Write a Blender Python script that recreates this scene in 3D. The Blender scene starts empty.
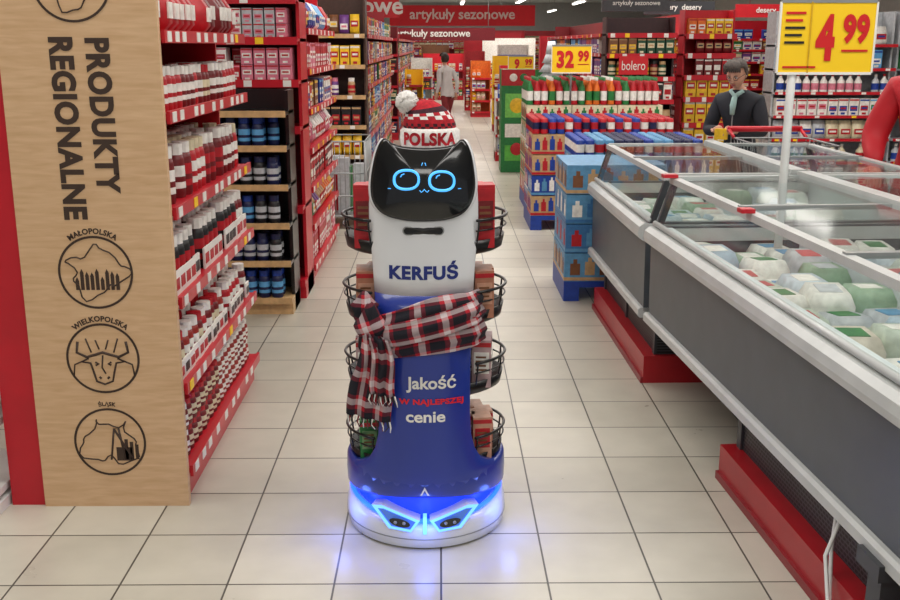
import bpy, math, random
from mathutils import Vector, Matrix
random.seed(7)
sc = bpy.context.scene
COL = sc.collection
def L1(c):
    c/=255.0
    return c/12.92 if c<=0.04045 else ((c+0.055)/1.055)**2.4
def lin(c): return (L1(c[0]),L1(c[1]),L1(c[2]),1.0)
_cache={}
def mat(name,rgb,rough=.5,metal=0.0,em=0.0,var=.06,scale=9.0,coat=0.0):
    if name in _cache: return _cache[name]
    m=bpy.data.materials.new(name); m.use_nodes=True
    nt=m.node_tree; b=nt.nodes['Principled BSDF']
    tc=nt.nodes.new('ShaderNodeTexCoord'); no=nt.nodes.new('ShaderNodeTexNoise'); no.inputs['Scale'].default_value=scale
    mr=nt.nodes.new('ShaderNodeMapRange'); mr.inputs['From Min'].default_value=.3; mr.inputs['From Max'].default_value=.7
    mr.inputs['To Min'].default_value=1-var; mr.inputs['To Max'].default_value=1+var
    vm=nt.nodes.new('ShaderNodeVectorMath'); vm.operation='SCALE'; c=lin(rgb)
    vm.inputs[0].default_value=c[:3]
    nt.links.new(tc.outputs['Object'],no.inputs['Vector']); nt.links.new(no.outputs['Fac'],mr.inputs['Value'])
    nt.links.new(mr.outputs['Result'],vm.inputs['Scale']); nt.links.new(vm.outputs['Vector'],b.inputs['Base Color'])
    b.inputs['Roughness'].default_value=rough; b.inputs['Metallic'].default_value=metal
    b.inputs['Coat Weight'].default_value=coat
    if em>0:
        b.inputs['Emission Color'].default_value=c; b.inputs['Emission Strength'].default_value=em
    _cache[name]=m; return m
def C(r,g,b,rough=.45): return mat('paint_%d_%d_%d'%(r,g,b),(r,g,b),rough,var=.14,scale=30)

def glass_mat():
    m=bpy.data.materials.new('freezer_glass'); m.use_nodes=True; nt=m.node_tree
    nt.nodes.remove(nt.nodes['Principled BSDF']); out=nt.nodes['Material Output']
    t=nt.nodes.new('ShaderNodeBsdfTransparent'); t.inputs[0].default_value=(.90,.94,.93,1)
    g=nt.nodes.new('ShaderNodeBsdfGlossy'); g.inputs['Roughness'].default_value=.08; g.inputs[0].default_value=(.95,.97,1,1)
    f=nt.nodes.new('ShaderNodeLayerWeight'); f.inputs[0].default_value=.5
    p=nt.nodes.new('ShaderNodeMath'); p.operation='POWER'; p.inputs[1].default_value=3.5
    q=nt.nodes.new('ShaderNodeMath'); q.operation='MULTIPLY_ADD'; q.inputs[1].default_value=.55; q.inputs[2].default_value=.05
    nt.links.new(f.outputs['Facing'],p.inputs[0]); nt.links.new(p.outputs[0],q.inputs[0])
    mx=nt.nodes.new('ShaderNodeMixShader'); nt.links.new(q.outputs[0],mx.inputs[0]); nt.links.new(t.outputs[0],mx.inputs[1]); nt.links.new(g.outputs[0],mx.inputs[2])
    nt.links.new(mx.outputs[0],out.inputs[0]); return m
GLASS=glass_mat()

class MB:
    def __init__(s): s.v=[];s.f=[];s.m=[];s.sm=[];s.mats=[];s.uv=[];s.hasuv=False
    def mi(s,m):
        if m not in s.mats: s.mats.append(m)
        return s.mats.index(m)
    def add(s,vs,fs,m,smooth=False,uv=None,M=None):
        o=len(s.v)
        if M is not None: vs=[tuple(M@Vector(v)) for v in vs]
        s.v+= [tuple(v) for v in vs]
        s.uv+= uv if uv else [(0,0)]*len(vs)
        if uv: s.hasuv=True
        k=s.mi(m)
        for f in fs:
            s.f.append(tuple(i+o for i in f)); s.m.append(k); s.sm.append(smooth)
    def box(s,x0,x1,y0,y1,z0,z1,m,M=None):
        v=[(x0,y0,z0),(x1,y0,z0),(x1,y1,z0),(x0,y1,z0),(x0,y0,z1),(x1,y0,z1),(x1,y1,z1),(x0,y1,z1)]
        s.add(v,[(0,3,2,1),(4,5,6,7),(0,1,5,4),(1,2,6,5),(2,3,7,6),(3,0,4,7)],m,M=M)
    def rings(s,rs,m,smooth=True,cap0=True,cap1=True,M=None,uv=None):
        n=len(rs[0]); v=[p for r in rs for p in r]; f=[]
        for i in range(len(rs)-1):
            for j in range(n):
                k=(j+1)%n; f.append((i*n+j,i*n+k,(i+1)*n+k,(i+1)*n+j))
        if cap0: f.append(tuple(reversed(range(n))))
        if cap1: f.append(tuple(range((len(rs)-1)*n,len(rs)*n)))
        s.add(v,f,m,smooth,M=M,uv=uv)
    def lathe(s,cx,cy,prof,m,n=12,sx=1,sy=1,smooth=True,M=None,c0=True,c1=True):
        rs=[[(cx+r*sx*math.cos(2*math.pi*j/n),cy+r*sy*math.sin(2*math.pi*j/n),z) for j in range(n)] for r,z in prof]
        s.rings(rs,m,smooth,c0,c1,M)
    def tube(s,pts,r,m,n=6,closed=False,M=None):
        pts=[Vector(p) for p in pts]; N=len(pts)
        rr=r if isinstance(r,(list,tuple)) else [r]*N
        rs=[];up=None
        for i,p in enumerate(pts):
            a=pts[(i-1)%N] if (closed or i>0) else p; b=pts[(i+1)%N] if (closed or i<N-1) else p
            t=(b-a).normalized()
            if up is None: up=Vector((0,0,1)) if abs(t.z)<.9 else Vector((1,0,0))
            x=t.cross(up)
            if x.length<1e-4: x=t.cross(Vector((1,.3,0)))
            x.normalize(); y=x.cross(t).normalized(); up=y
            rs.append([tuple(p+rr[i]*(math.cos(2*math.pi*j/n)*x+math.sin(2*math.pi*j/n)*y)) for j in range(n)])
        if closed: rs.append(rs[0])
        s.rings(rs,m,True,not closed,not closed,M)
    def ell(s,c,r,m,n=14,k=9,M=None,fn=None):
        rs=[]
        for i in range(k+1):
            th=math.pi*(i/k); th=min(max(th,.02),math.pi-.02)
            ring=[]
            for j in range(n):
                a=2*math.pi*j/n
                p=Vector((math.sin(th)*math.cos(a),math.sin(th)*math.sin(a),-math.cos(th)))
                q=Vector((p.x*r[0],p.y*r[1],p.z*r[2]))
                if fn: q=fn(p,q)
                ring.append((c[0]+q.x,c[1]+q.y,c[2]+q.z))
            rs.append(ring)
        s.rings(rs,m,True,True,True,M)
    def build(s,name,parent=None,loc=(0,0,0),rot=(0,0,0)):
        me=bpy.data.meshes.new(name); me.from_pydata(s.v,[],s.f)
        for m in s.mats: me.materials.append(m)
        me.polygons.foreach_set('material_index',s.m); me.polygons.foreach_set('use_smooth',s.sm)
        if s.hasuv:
            ul=me.uv_layers.new(name='UVMap')
            for l in me.loops: ul.data[l.index].uv=s.uv[l.vertex_index]
        me.update(); o=bpy.data.objects.new(name,me); COL.objects.link(o)
        o.location=loc; o.rotation_euler=rot
        if parent: o.parent=parent
        return o
def empty(name,loc=(0,0,0),rot=(0,0,0)):
    e=bpy.data.objects.new(name,None); COL.objects.link(e); e.location=loc; e.rotation_euler=rot; e.empty_display_size=.1; return e

_tc={}
def text_geo(t,w=None,h=None,bold=0.0):
    key=(t,bold)
    if key not in _tc:
        cu=bpy.data.curves.new('t','FONT'); cu.body=t; cu.size=1; cu.offset=bold; cu.resolution_u=4
        if bold>.03: cu.space_character=1.08
        ob=bpy.data.objects.new('t',cu); COL.objects.link(ob)
        dg=bpy.context.evaluated_depsgraph_get(); me=bpy.data.meshes.new_from_object(ob.evaluated_get(dg))
        _tc[key]=([(v.co.x,v.co.y) for v in me.vertices],[tuple(p.vertices) for p in me.polygons])
        bpy.data.objects.remove(ob); bpy.data.curves.remove(cu); bpy.data.meshes.remove(me)
    vs,fs=_tc[key]
    xs=[v[0] for v in vs]; ys=[v[1] for v in vs]
    cx=(min(xs)+max(xs))/2; cy=(min(ys)+max(ys))/2; W=max(xs)-min(xs); H=max(ys)-min(ys)
    sx=w/W if w else h/H; sy=h/H if h else sx
    return [((x-cx)*sx,(y-cy)*sy) for x,y in vs],fs
def put_text(mb,t,m,fn,w=None,h=None,bold=0.0):
    vs,fs=text_geo(t,w,h,bold); mb.add([fn(x,y) for x,y in vs],fs,m)

# ------------------------------------------------ palette
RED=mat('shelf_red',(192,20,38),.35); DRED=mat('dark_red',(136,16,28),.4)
WHITE=mat('white_paint',(232,232,230),.4); GREY=mat('grey_metal',(150,152,152),.35,.3); DGREY=mat('dark_grey',(60,62,66),.45)
BLACK=mat('black_plastic',(16,16,18),.3); YEL=mat('sign_yellow',(250,205,20),.5,var=.02); SRED=mat('sign_red',(205,20,25),.5,var=.02)
LAB=mat('label_white',(236,234,228),.5)
# ------------------------------------------------ room
def floor_mat():
    m=bpy.data.materials.new('floor_tiles'); m.use_nodes=True; nt=m.node_tree; b=nt.nodes['Principled BSDF']
    g=nt.nodes.new('ShaderNodeNewGeometry'); s=nt.nodes.new('ShaderNodeVectorMath'); s.operation='SUBTRACT'; s.inputs[1].default_value=(0,2.82,0)
    br=nt.nodes.new('ShaderNodeTexBrick'); br.offset=0; br.squash=1
    br.inputs['Scale'].default_value=1; br.inputs['Brick Width'].default_value=.327; br.inputs['Row Height'].default_value=.327
    br.inputs['Mortar Size'].default_value=.0036; br.inputs['Mortar Smooth'].default_value=.3; br.inputs['Bias'].default_value=0
    br.inputs['Color1'].default_value=lin((201,196,182)); br.inputs['Color2'].default_value=lin((186,181,167)); br.inputs['Mortar'].default_value=lin((78,74,67))
    nt.links.new(g.outputs['Position'],s.inputs[0]); nt.links.new(s.outputs[0],br.inputs['Vector'])
    n=nt.nodes.new('ShaderNodeTexNoise'); n.inputs['Scale'].default_value=6; n.inputs['Detail'].default_value=6; nt.links.new(g.outputs['Position'],n.inputs['Vector'])
    mr=nt.nodes.new('ShaderNodeMapRange'); mr.inputs['From Min'].default_value=.3; mr.inputs['From Max'].default_value=.7; mr.inputs['To Min'].default_value=.93; mr.inputs['To Max'].default_value=1.04
    nt.links.new(n.outputs['Fac'],mr.inputs['Value'])
    vm=nt.nodes.new('ShaderNodeVectorMath'); vm.operation='SCALE'; nt.links.new(br.outputs['Color'],vm.inputs[0]); nt.links.new(mr.outputs[0],vm.inputs['Scale'])
    nt.links.new(vm.outputs[0],b.inputs['Base Color'])
    r=nt.nodes.new('ShaderNodeMapRange'); r.inputs['To Min'].default_value=.24; r.inputs['To Max'].default_value=.36; nt.links.new(n.outputs['Fac'],r.inputs['Value']); nt.links.new(r.outputs[0],b.inputs['Roughness'])
    bp=nt.nodes.new('ShaderNodeBump'); bp.inputs['Strength'].default_value=.3; bp.inputs['Distance'].default_value=.003; bp.invert=True
    nt.links.new(br.outputs['Fac'],bp.inputs['Height']); nt.links.new(bp.outputs[0],b.inputs['Normal'])
    return m
XL,XR,YB,CH=-9,13,62,4.0
b=MB(); b.box(XL,XR,-5,YB,-.1,0,floor_mat()); b.build('floor')
b=MB(); b.box(XL,XR,-5,YB,CH,CH+.1,mat('ceiling_panel',(225,226,226),.8)); b.build('ceiling')
wm=mat('wall_grey',(165,165,165),.7)
b=MB(); b.box(XL,XR,YB,YB+.1,0,CH,wm); b.build('wall_back')
wl=mat('wall_light',(190,188,184),.7)
b=MB(); b.box(XL-.1,XL,-5,YB,0,CH,wl); b.build('wall_left')
b=MB(); b.box(XR,XR+.1,-5,YB,0,CH,wl); b.build('wall_right')

# ------------------------------------------------ shelves
def wbox(face,front,a0,a1,b0,b1,z0,z1):
    if face=='+X': return (front-b1,front-b0,a0,a1,z0,z1)
    if face=='-X': return (front+b0,front+b1,a0,a1,z0,z1)
    return (a0,a1,front+b0,front+b1,z0,z1)
_vi={}
def item(mb,face,front,a,w,bd,dep,z,h,kind,cols,rnd):
    body,label,lid=cols
    if kind in('jar','can','bottle','traypack'):
        r=min(w,dep)*.47
        if face=='-Y': cx,cy=a+w/2,front+bd+dep/2
        elif face=='+X': cx,cy=front-bd-dep/2,a+w/2
        else: cx,cy=front+bd+dep/2,a+w/2
        if kind in('jar','traypack'):
            mb.lathe(cx,cy,[(r*.9,z),(r,z+h*.06),(r,z+h*.7),(r*.82,z+h*.82)],body,9,c0=False)
            mb.lathe(cx,cy,[(r*1.02,z+h*.18),(r*1.02,z+h*.6)],label,9,c0=False,c1=False)
            mb.lathe(cx,cy,[(r*1.03,z+h*.3),(r*1.03,z+h*.4)],body,9,c0=False,c1=False)
            mb.lathe(cx,cy,[(r*.86,z+h*.8),(r*.86,z+h)],lid,9,c0=False,smooth=False)
            if kind=='traypack':
                X=wbox(face,front,a-.001,a+w+.003,bd-.006,bd+.002,z,z+h*.42); mb.box(*X,LAB)
                X=wbox(face,front,a+.01,a+w-.01,bd-.008,bd-.006,z+h*.1,z+h*.3); mb.box(*X,r_ if rnd.random()<.5 else bk)
        elif kind=='can':
            mb.lathe(cx,cy,[(r,z),(r,z+h*.93),(r*.85,z+h)],body,9,c0=False)
            mb.lathe(cx,cy,[(r*1.02,z+h*.3),(r*1.02,z+h*.75)],label,9,c0=False,c1=False)
        else:
            mb.lathe(cx,cy,[(r,z),(r,z+h*.6),(r*.4,z+h*.8),(r*.35,z+h*.9)],body,8,c0=False)
            mb.lathe(cx,cy,[(r*1.02,z+h*.15),(r*1.02,z+h*.5)],label,8,c0=False,c1=False)
            mb.lathe(cx,cy,[(r*.4,z+h*.88),(r*.4,z+h)],lid,8,c0=False)
        return
    g=w*.04
    x0,x1,y0,y1,z0,z1=wbox(face,front,a+g,a+w-g,bd,bd+dep,z,z+h)
    if kind=='bag':
        cx,cy=(x0+x1)/2,(y0+y1)/2; hx,hy=(x1-x0)/2,(y1-y0)/2
        if face=='-Y': k=[(1,.5,0),(.97,.95,.18),(.95,.9,.55),(.98,.35,.85),(1,.08,1)]
        else: k=[(.5,1,0),(.95,.97,.18),(.9,.95,.55),(.35,.98,.85),(.08,1,1)]
        rs=[[(cx+sx*p*hx,cy+sy*q*hy,z0+t*(z1-z0)) for sx,sy in((-1,-1),(1,-1),(1,1),(-1,1))] for p,q,t in k]
        mb.rings(rs,body,True)
    else:
        mb.box(x0,x1,y0,y1,z0,z1,body)
    key=(body.name,label.name)
    if key not in _vi: _vi[key]=(len(_vi)*3%7)/7*.16
    v=_vi[key]
    X=wbox(face,front,a+w*.14,a+w*.86,bd-.002,bd+.004,z+h*(.26+v),z+h*(.55+v)); mb.box(*X,label)
    X=wbox(face,front,a+w*.24,a+w*.76,bd-.0035,bd-.002,z+h*(.36+v),z+h*(.46+v)); mb.box(*X,lid)
    if kind=='box':
        X=wbox(face,front,a+w*.05,a+w*.95,bd-.0015,bd+.004,z+h*.86,z+h*.95); mb.box(*X,lid)
        X=wbox(face,front,a+w*.3,a+w*.7,bd-.0015,bd+.004,z+h*.08,z+h*.2); mb.box(*X,label)
def shelf(name,gname,face,front,a0,a1,depth,levels,h,goods,frame=None,rail=None,rows=2,tick=.22,railh=.04,sides=(1,1),back=None,top_goods=False):
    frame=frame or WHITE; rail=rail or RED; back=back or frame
    f=MB(); g=MB()
    def fb(*a,m): f.box(*wbox(face,front,*a),m)
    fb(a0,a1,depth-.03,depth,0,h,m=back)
    if sides[0]: fb(a0,a0+.02,.12,depth-.03,0,h,m=frame)
    if sides[1]: fb(a1-.02,a1,.12,depth-.03,0,h,m=frame)
    fb(a0,a1,.02,depth-.03,0,levels[0]-.02,m=rail)
    for li,z in enumerate(levels):
        fb(a0,a1,.0,depth-.03,z-.02,z,m=frame if li else rail)
        fb(a0,a1,-.012,0,z-railh+.006,z+.008,m=rail)
        t=a0+.03
        while t<a1-.08:
            fb(t,t+.05,-.0145,-.012,z-railh+.01,z+.004,m=LAB if random.random()<.8 else YEL)
            t+=tick*random.uniform(.6,1.4)
        if li>=len(goods) or goods[li] is None: continue
        kind,w,hh,pal,stack=goods[li]
        a=a0+.025; run=0
        while a+w<a1-.02:
            if run<=0: cols=random.choice(pal); run=random.randint(1,4)
            run-=1
            for r in range(rows):
                dep=w if kind in('jar','can','bottle','traypack') else min(.14,depth*.3)
                bd=.02+r*(dep+.008)+random.uniform(0,.006)
                if bd+dep>depth-.04: break
                for s in range(stack):
                    if s==stack-1 and random.random()<.12: continue
                    item(g,face,front,a,w,bd,dep,z+s*hh,hh*random.uniform(.96,1.0),kind,cols,random)
            a+=w+.004
    o=f.build(name)
    if g.v: g.build(gname,None if top_goods else o)
    return o
w_=C(235,232,225); r_=C(180,22,34); dr=C(112,16,22); bl=C(25,60,150); nb=C(22,28,70); yl=C(235,190,40); gr=C(40,120,60); pk=C(215,125,145)
br_=C(120,75,45); or_=C(225,110,30); tn=C(190,155,112); cy=C(90,160,210); bk=C(28,26,28); lg=C(185,188,192); pu=C(110,60,130); dg=C(20,70,45); cr=C(220,208,175)
P_red=[(dr,w_,w_),(r_,w_,w_),(dr,cr,w_),(r_,bk,w_)]
P_pink=[(pk,w_,r_),(r_,w_,pk),(w_,r_,pk)]
P_mix=[(r_,w_,yl),(bl,w_,cy),(yl,r_,w_),(gr,w_,yl),(w_,bl,r_),(or_,w_,r_),(br_,cr,yl),(pu,w_,pk),(cr,r_,gr),(bk,yl,r_),(cy,w_,bl),(tn,r_,w_)]
P_dark=[(bk,r_,tn),(br_,yl,tn),(dr,tn,bk),(nb,w_,r_),(dg,cr,tn)]
P_white=[(w_,bl,r_),(w_,r_,bl),(w_,gr,cy),(lg,bl,w_),(w_,pk,r_),(cr,r_,w_)]
P_navy=[(nb,lg,nb),(nb,cy,bl),(bk,lg,nb)]
P_jar=[(dr,w_,w_),(r_,w_,w_),(dr,cr,r_),(C(150,40,30),w_,w_)]
LV=[.13,.44,.75,1.06,1.38,1.64]
shelf('supermarket_shelf','sauce_jars','+X',-.90,3.41,4.80,.46,LV,2.15,
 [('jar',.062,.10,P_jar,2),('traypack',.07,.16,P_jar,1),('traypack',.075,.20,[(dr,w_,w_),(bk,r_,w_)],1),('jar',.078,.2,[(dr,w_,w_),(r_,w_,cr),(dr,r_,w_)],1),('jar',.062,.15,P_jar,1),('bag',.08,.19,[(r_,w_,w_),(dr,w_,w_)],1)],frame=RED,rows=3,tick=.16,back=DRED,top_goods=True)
def wood_mat():
    m=bpy.data.materials.new('light_oak_board'); m.use_nodes=True; nt=m.node_tree; b=nt.nodes['Principled BSDF']
    tc=nt.nodes.new('ShaderNodeTexCoord'); mp=nt.nodes.new('ShaderNodeMapping'); mp.inputs['Scale'].default_value=(4,3,34)
    n=nt.nodes.new('ShaderNodeTexNoise'); n.inputs['Scale'].default_value=2.0; n.inputs['Detail'].default_value=9; n.inputs['Distortion'].default_value=.4
    cr=nt.nodes.new('ShaderNodeValToRGB'); cr.color_ramp.elements[0].position=.25; cr.color_ramp.elements[0].color=lin((204,164,122)); cr.color_ramp.elements[1].position=.75; cr.color_ramp.elements[1].color=lin((224,188,148))
    nt.links.new(tc.outputs['Object'],mp.inputs[0]); nt.links.new(mp.outputs[0],n.inputs['Vector']); nt.links.new(n.outputs['Fac'],cr.inputs[0]); nt.links.new(cr.outputs[0],b.inputs['Base Color'])
    b.inputs['Roughness'].default_value=.55; return m
wood=wood_mat(); ink=mat('burnt_ink',(60,42,32),.6)
par=empty('wooden_gable_board')
b=MB(); b.box(-1.413,-.900,3.372,3.400,0,2.2,wood); b.build('board',par)
b=MB(); Yp=3.3705
def bpos(cx,cz): return lambda x,y:(cx+y,Yp,cz-x)
put_text(b,'PRODUKTY',ink,bpos(-1.096,1.372),w=.50,h=.080,bold=.045)
put_text(b,'REGIONALNE',ink,bpos(-1.212,1.330),w=.59,h=.080,bold=.045)
def ring(cx,cz,r,t,n=56):
    v=[];f=[]
    for i in range(n):
        a=2*math.pi*i/n; v.append((cx+r*math.cos(a),Yp,cz+r*math.sin(a))); v.append((cx+(r-t)*math.cos(a),Yp,cz+(r-t)*math.sin(a)))
    for i in range(n):
        j=(i+1)%n; f.append((2*i,2*j,2*j+1,2*i+1))
    b.add(v,f,ink)
def line(pts,cx,cz,s,r=.0022,closed=False): b.tube([(cx+x*s,Yp+.001,cz+z*s) for x,z in pts],r,ink,5,closed)
def arc_text(t,cx,cz,R,h):
    vs,fs=text_geo(t,None,h,.04)
    b.add([(cx+(R+y)*math.sin(x/R),Yp,cz+(R+y)*math.cos(x/R)) for x,y in vs],fs,ink)
cm=-1.163
blob=lambda k,s:[((.62+.16*math.sin(3*a+k)+.08*math.sin(7*a+2*k))*math.cos(a)*s,(.52+.14*math.cos(4*a+k)+.06*math.sin(9*a))*math.sin(a)*s) for a in [2*math.pi*i/40 for i in range(40)]]
for cz,nm,k in((1.795,'PODKARPACIE',.4),(.855,'MAŁOPOLSKA',1.0),(.552,'WIELKOPOLSKA',2.2),(.245,'ŚLĄSK',3.5)):
    ring(cm,cz,.126,.008); arc_text(nm,cm,cz,.142,.020 if k<3 else .024)
    if k!=2.2: line(blob(k,1.35),cm,cz,.11,.0028,True)
z=.855
for i in range(9):
    x=cm-.07+i*.017; hh=.03+.03*abs(math.sin(i*1.9)); b.box(x,x+.012,Yp,Yp+.001,z-.06,z-.06+hh,ink)
    b.add([(x-.001,Yp,z-.06+hh),(x+.013,Yp,z-.06+hh),(x+.006,Yp,z-.045+hh)],[(0,1,2)],ink)
z=.552
line([(-.75,.55),(-.8,.2),(-.5,.05),(-.25,.12),(0,.2),(.25,.12),(.5,.05),(.8,.2),(.75,.55)],cm,z,.11,.005)
line([(-.45,.0),(-.7,-.1),(-.4,-.15),(-.32,-.45),(-.25,-.75),(0,-.85),(.25,-.75),(.32,-.45),(.4,-.15),(.7,-.1),(.45,0)],cm,z,.11,.004)
for sx in(-1,1):
    line([(sx*.25,-.12),(sx*.15,-.18),(sx*.24,-.22)],cm,z,.11,.004); line([(sx*.1,-.66),(sx*.16,-.6)],cm,z,.11,.004)
    line([(sx*.1,.3),(sx*.2,.6)],cm,z,.11,.003); line([(sx*.35,.2),(sx*.5,.65)],cm,z,.11,.003)
    line([(sx*.45,.0),(sx*.9,-.2),(sx*.95,-.55)],cm,z,.11,.003)
line([(0,.1),(-.05,-.3),(.05,-.5)],cm,z,.11,.003)
z=.245
line([(0,-.6),(.15,.45),(.3,.45),(.45,-.6)],cm,z,.11,.004); line([(.15,.45),(.7,-.6)],cm,z,.11,.004)
b.box(cm+.02,cm+.075,Yp,Yp+.001,z-.07,z-.02,ink)
for i in range(3): b.box(cm+.05+i*.018,cm+.062+i*.018,Yp,Yp+.001,z-.065,z+.01-i*.01,ink)
b.build('printed_graphics',par)
b=MB(); b.box(-1.535,-1.414,3.385,4.80,0,2.2,RED); b.build('red_gable_panel')
b=MB()
b.box(-1.60,-1.565,3.30,3.33,0,1.2,WHITE)
for i in range(26): b.box(-1.590,-1.576,3.298,3.3005,.03+i*.045,.055+i*.045,DGREY)
b.box(-2.3,-2.27,3.30,3.33,0,1.2,WHITE)
for z in(.06,.3,.42): b.box(-2.3,-1.55,3.31,3.7,z,z+.025,WHITE)
b.box(-1.60,-1.545,3.24,3.75,0,.04,WHITE)
b.build('white_metal_rack')

pw=C(196,160,112)
shelf('jar_display_rack','blue_lid_jars','-Y',6.03,-1.85,-.90,.36,[.10,.33,.56,.79,1.02,1.22],1.34,
 [('jar',.075,.17,P_navy,1)]*5+[None],frame=BLACK,rail=pw,railh=.035,tick=9,back=BLACK,rows=2,top_goods=True)
LV2=[.12,.40,.66,.92,1.18,1.44,1.70]
shelf('sweets_shelf','packaged_sweets','+X',-.87,6.89,8.6,.5,LV2,2.3,
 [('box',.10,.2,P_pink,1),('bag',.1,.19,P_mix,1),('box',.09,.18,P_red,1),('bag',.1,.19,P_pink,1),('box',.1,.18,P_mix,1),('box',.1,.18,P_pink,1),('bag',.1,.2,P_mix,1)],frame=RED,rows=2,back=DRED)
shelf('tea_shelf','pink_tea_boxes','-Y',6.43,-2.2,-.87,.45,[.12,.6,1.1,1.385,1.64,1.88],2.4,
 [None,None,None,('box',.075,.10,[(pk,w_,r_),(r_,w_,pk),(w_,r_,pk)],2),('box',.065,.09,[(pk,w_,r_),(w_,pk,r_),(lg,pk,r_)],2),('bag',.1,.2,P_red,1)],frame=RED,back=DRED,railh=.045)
shelf('grocery_shelf','grocery_packages','-Y',10.5,-1.55,-.75,.4,[.1,.5,.8,1.1,1.4,1.7],2.1,
 [('box',.12,.3,P_dark,1),('bag',.1,.22,P_mix,1),('box',.1,.2,P_dark,1),('jar',.08,.18,P_mix,1),('box',.1,.2,[(yl,r_,w_),(tn,w_,r_)],1),('bag',.1,.2,P_mix,1)],frame=C(70,45,35),rail=pw,rows=1)
shelf('grocery_aisle_shelf','grocery_packages','+X',-.75,10.92,16.5,.45,LV2,2.1,[('box',.13,.2,P_mix,1)]*7,frame=DRED,rows=1,tick=.5)
shelf('snack_shelf','snack_packages','-Y',17.8,-1.7,-.72,.4,LV2,1.9,[('box',.13,.2,P_dark,1),('bag',.12,.2,P_mix,1)]*3,frame=DRED,rows=1,tick=.5)
shelf('snack_aisle_shelf','snack_packages','+X',-.72,18.25,30,.45,LV2,1.9,[('box',.2,.2,P_mix,1)]*6,frame=DRED,rows=1,tick=.8)
shelf('cross_aisle_shelf','grocery_packages','-Y',9.3,-4.2,-1.7,.4,LV2,2.2,[('box',.13,.2,P_mix,1),('bag',.12,.2,P_red,1)]*3,frame=RED,rows=1,tick=.5)

b=MB(); X0,X1,Y0,Y1=-1.15,-.66,9.0,9.7
for x in(X0,X1):
    for y in(Y0,Y1): b.tube([(x,y,0),(x,y,.78)],.012,GREY)
for z in(.12,.3,.5,.78):
    b.tube([(X0,Y0,z),(X1,Y0,z),(X1,Y1,z),(X0,Y1,z)],.008,GREY,closed=True)
for i in range(12):
    x=X0+(X1-X0)*i/11; b.tube([(x,Y0,.12),(x,Y0,.78)],.003,GREY,4)
    y=Y0+(Y1-Y0)*i/11; b.tube([(X1,y,.12),(X1,y,.78)],.003,GREY,4)
b.box(X0,X1,Y0,Y1,.12,.14,GREY)
for i in range(10):
    x=random.uniform(X0+.03,X1-.12);y=random.uniform(Y0+.03,Y1-.15); z=.14; b.box(x,x+.1,y,y+.13,z,z+random.uniform(.3,.5),random.choice([w_,lg,r_,gr]))
b.build('wire_dump_bin')

def crates(name,x0,x1,y0,y1,z0,nl,lh,w,pal,pallet=bl,top=None):
    b=MB()
    for i in range(3):
        xx=x0+(x1-x0-.1)*i/2; b.box(xx,xx+.1,y0,y1,0,.09,pallet)
    b.box(x0,x1,y0,y1,.09,z0,pallet)
    nx=max(1,int((x1-x0)/w)); ny=max(1,int((y1-y0)/w)); wx=(x1-x0)/nx; wy=(y1-y0)/ny
    for l in range(nl):
        for i in range(nx):
            for j in range(ny):
                if 0<i<nx-1 and 0<j<ny-1 and l<nl-1: continue
                c=random.choice(pal); j1=random.uniform(-.004,.004)
                a0,a1=x0+i*wx+.004+j1,x0+(i+1)*wx-.004+j1; c0,c1=y0+j*wy+.004,y0+(j+1)*wy-.004; zz=z0+l*lh
                b.box(a0,a1,c0,c1,zz,zz+lh-.006,c[0])
                K=6
                for k in range(K):
                    u0=.06+.15*k; u1=u0+.10; cc=c[1] if k%2 else c[2]; t=.62+.06*(k%3)
                    b.box(a0+wx*u0,a0+wx*u1,c0-.002,c0,zz+lh*.22,zz+lh*t,cc); b.box(a0+wx*(u0+.03),a0+wx*(u1-.03),c0-.002,c0,zz+lh*t,zz+lh*(t+.15),cc)
                    b.box(a0-.002,a0,c0+wy*u0,c0+wy*u1,zz+lh*.22,zz+lh*t,cc); b.box(a0-.002,a0,c0+wy*(u0+.03),c0+wy*(u1-.03),zz+lh*t,zz+lh*(t+.15),cc)
                b.box(a0,a1,c0-.0025,c0,zz+lh*.03,zz+lh*.14,c[1]); b.box(a0-.0025,a0,c0,c1,zz+lh*.03,zz+lh*.14,c[1])
    if top:
        kind,hh,tp=top; a=x0
        while a<x1-.07:
            cc=random.choice(tp)
            for yy in range(int((y1-y0)/.075)):
                item(b,'-Y',y0+yy*.075,a,.07,0,.07,z0+nl*lh,hh,kind,cc,random)
            a+=.073
    return b.build(name)
lb=C(88,145,185); lb2=C(56,112,165)
crates('stacked_drink_boxes',.79,1.42,6.36,7.0,.13,4,.187,.32,[(lb,w_,bl),(lb2,lb,r_),(lb,lb2,w_),(lb,tn,br_)])
crates('canned_drink_display',.80,2.1,8.95,9.7,.13,4,.18,.33,[(bl,w_,r_),(bl,lb,w_),(C(150,170,190),bl,r_),(tn,r_,bl)],top=('can',.13,[(r_,w_,w_),(bl,r_,w_),(r_,nb,w_)]))
crates('drink_pallet_display',1.0,2.0,7.55,8.3,.13,4,.165,.26,[(lb,bl,w_),(lb2,w_,nb),(nb,lb,r_)],top=('can',.13,[(bl,w_,w_),(lb,r_,w_),(nb,r_,w_)]))
crates('bottle_pallet_display',.85,2.2,10.2,10.9,.13,5,.18,.4,[(tn,r_,w_),(cr,gr,r_),(tn,w_,gr)],top=('bottle',.26,[(gr,w_,r_),(r_,w_,gr),(or_,gr,w_)]))
b=MB(); X=.78
b.box(X,X+.42,13.2,13.6,0,1.3,C(30,120,60))
b.box(X-.003,X+.423,13.19,13.2,1.1,1.3,r_)
for i,(z0,z1,c) in enumerate(((.15,.35,C(90,180,70)),(.45,.62,w_),(.7,1.0,C(120,200,90)))): b.box(X+.05,X+.37,13.192,13.2,z0,z1,c)
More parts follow.
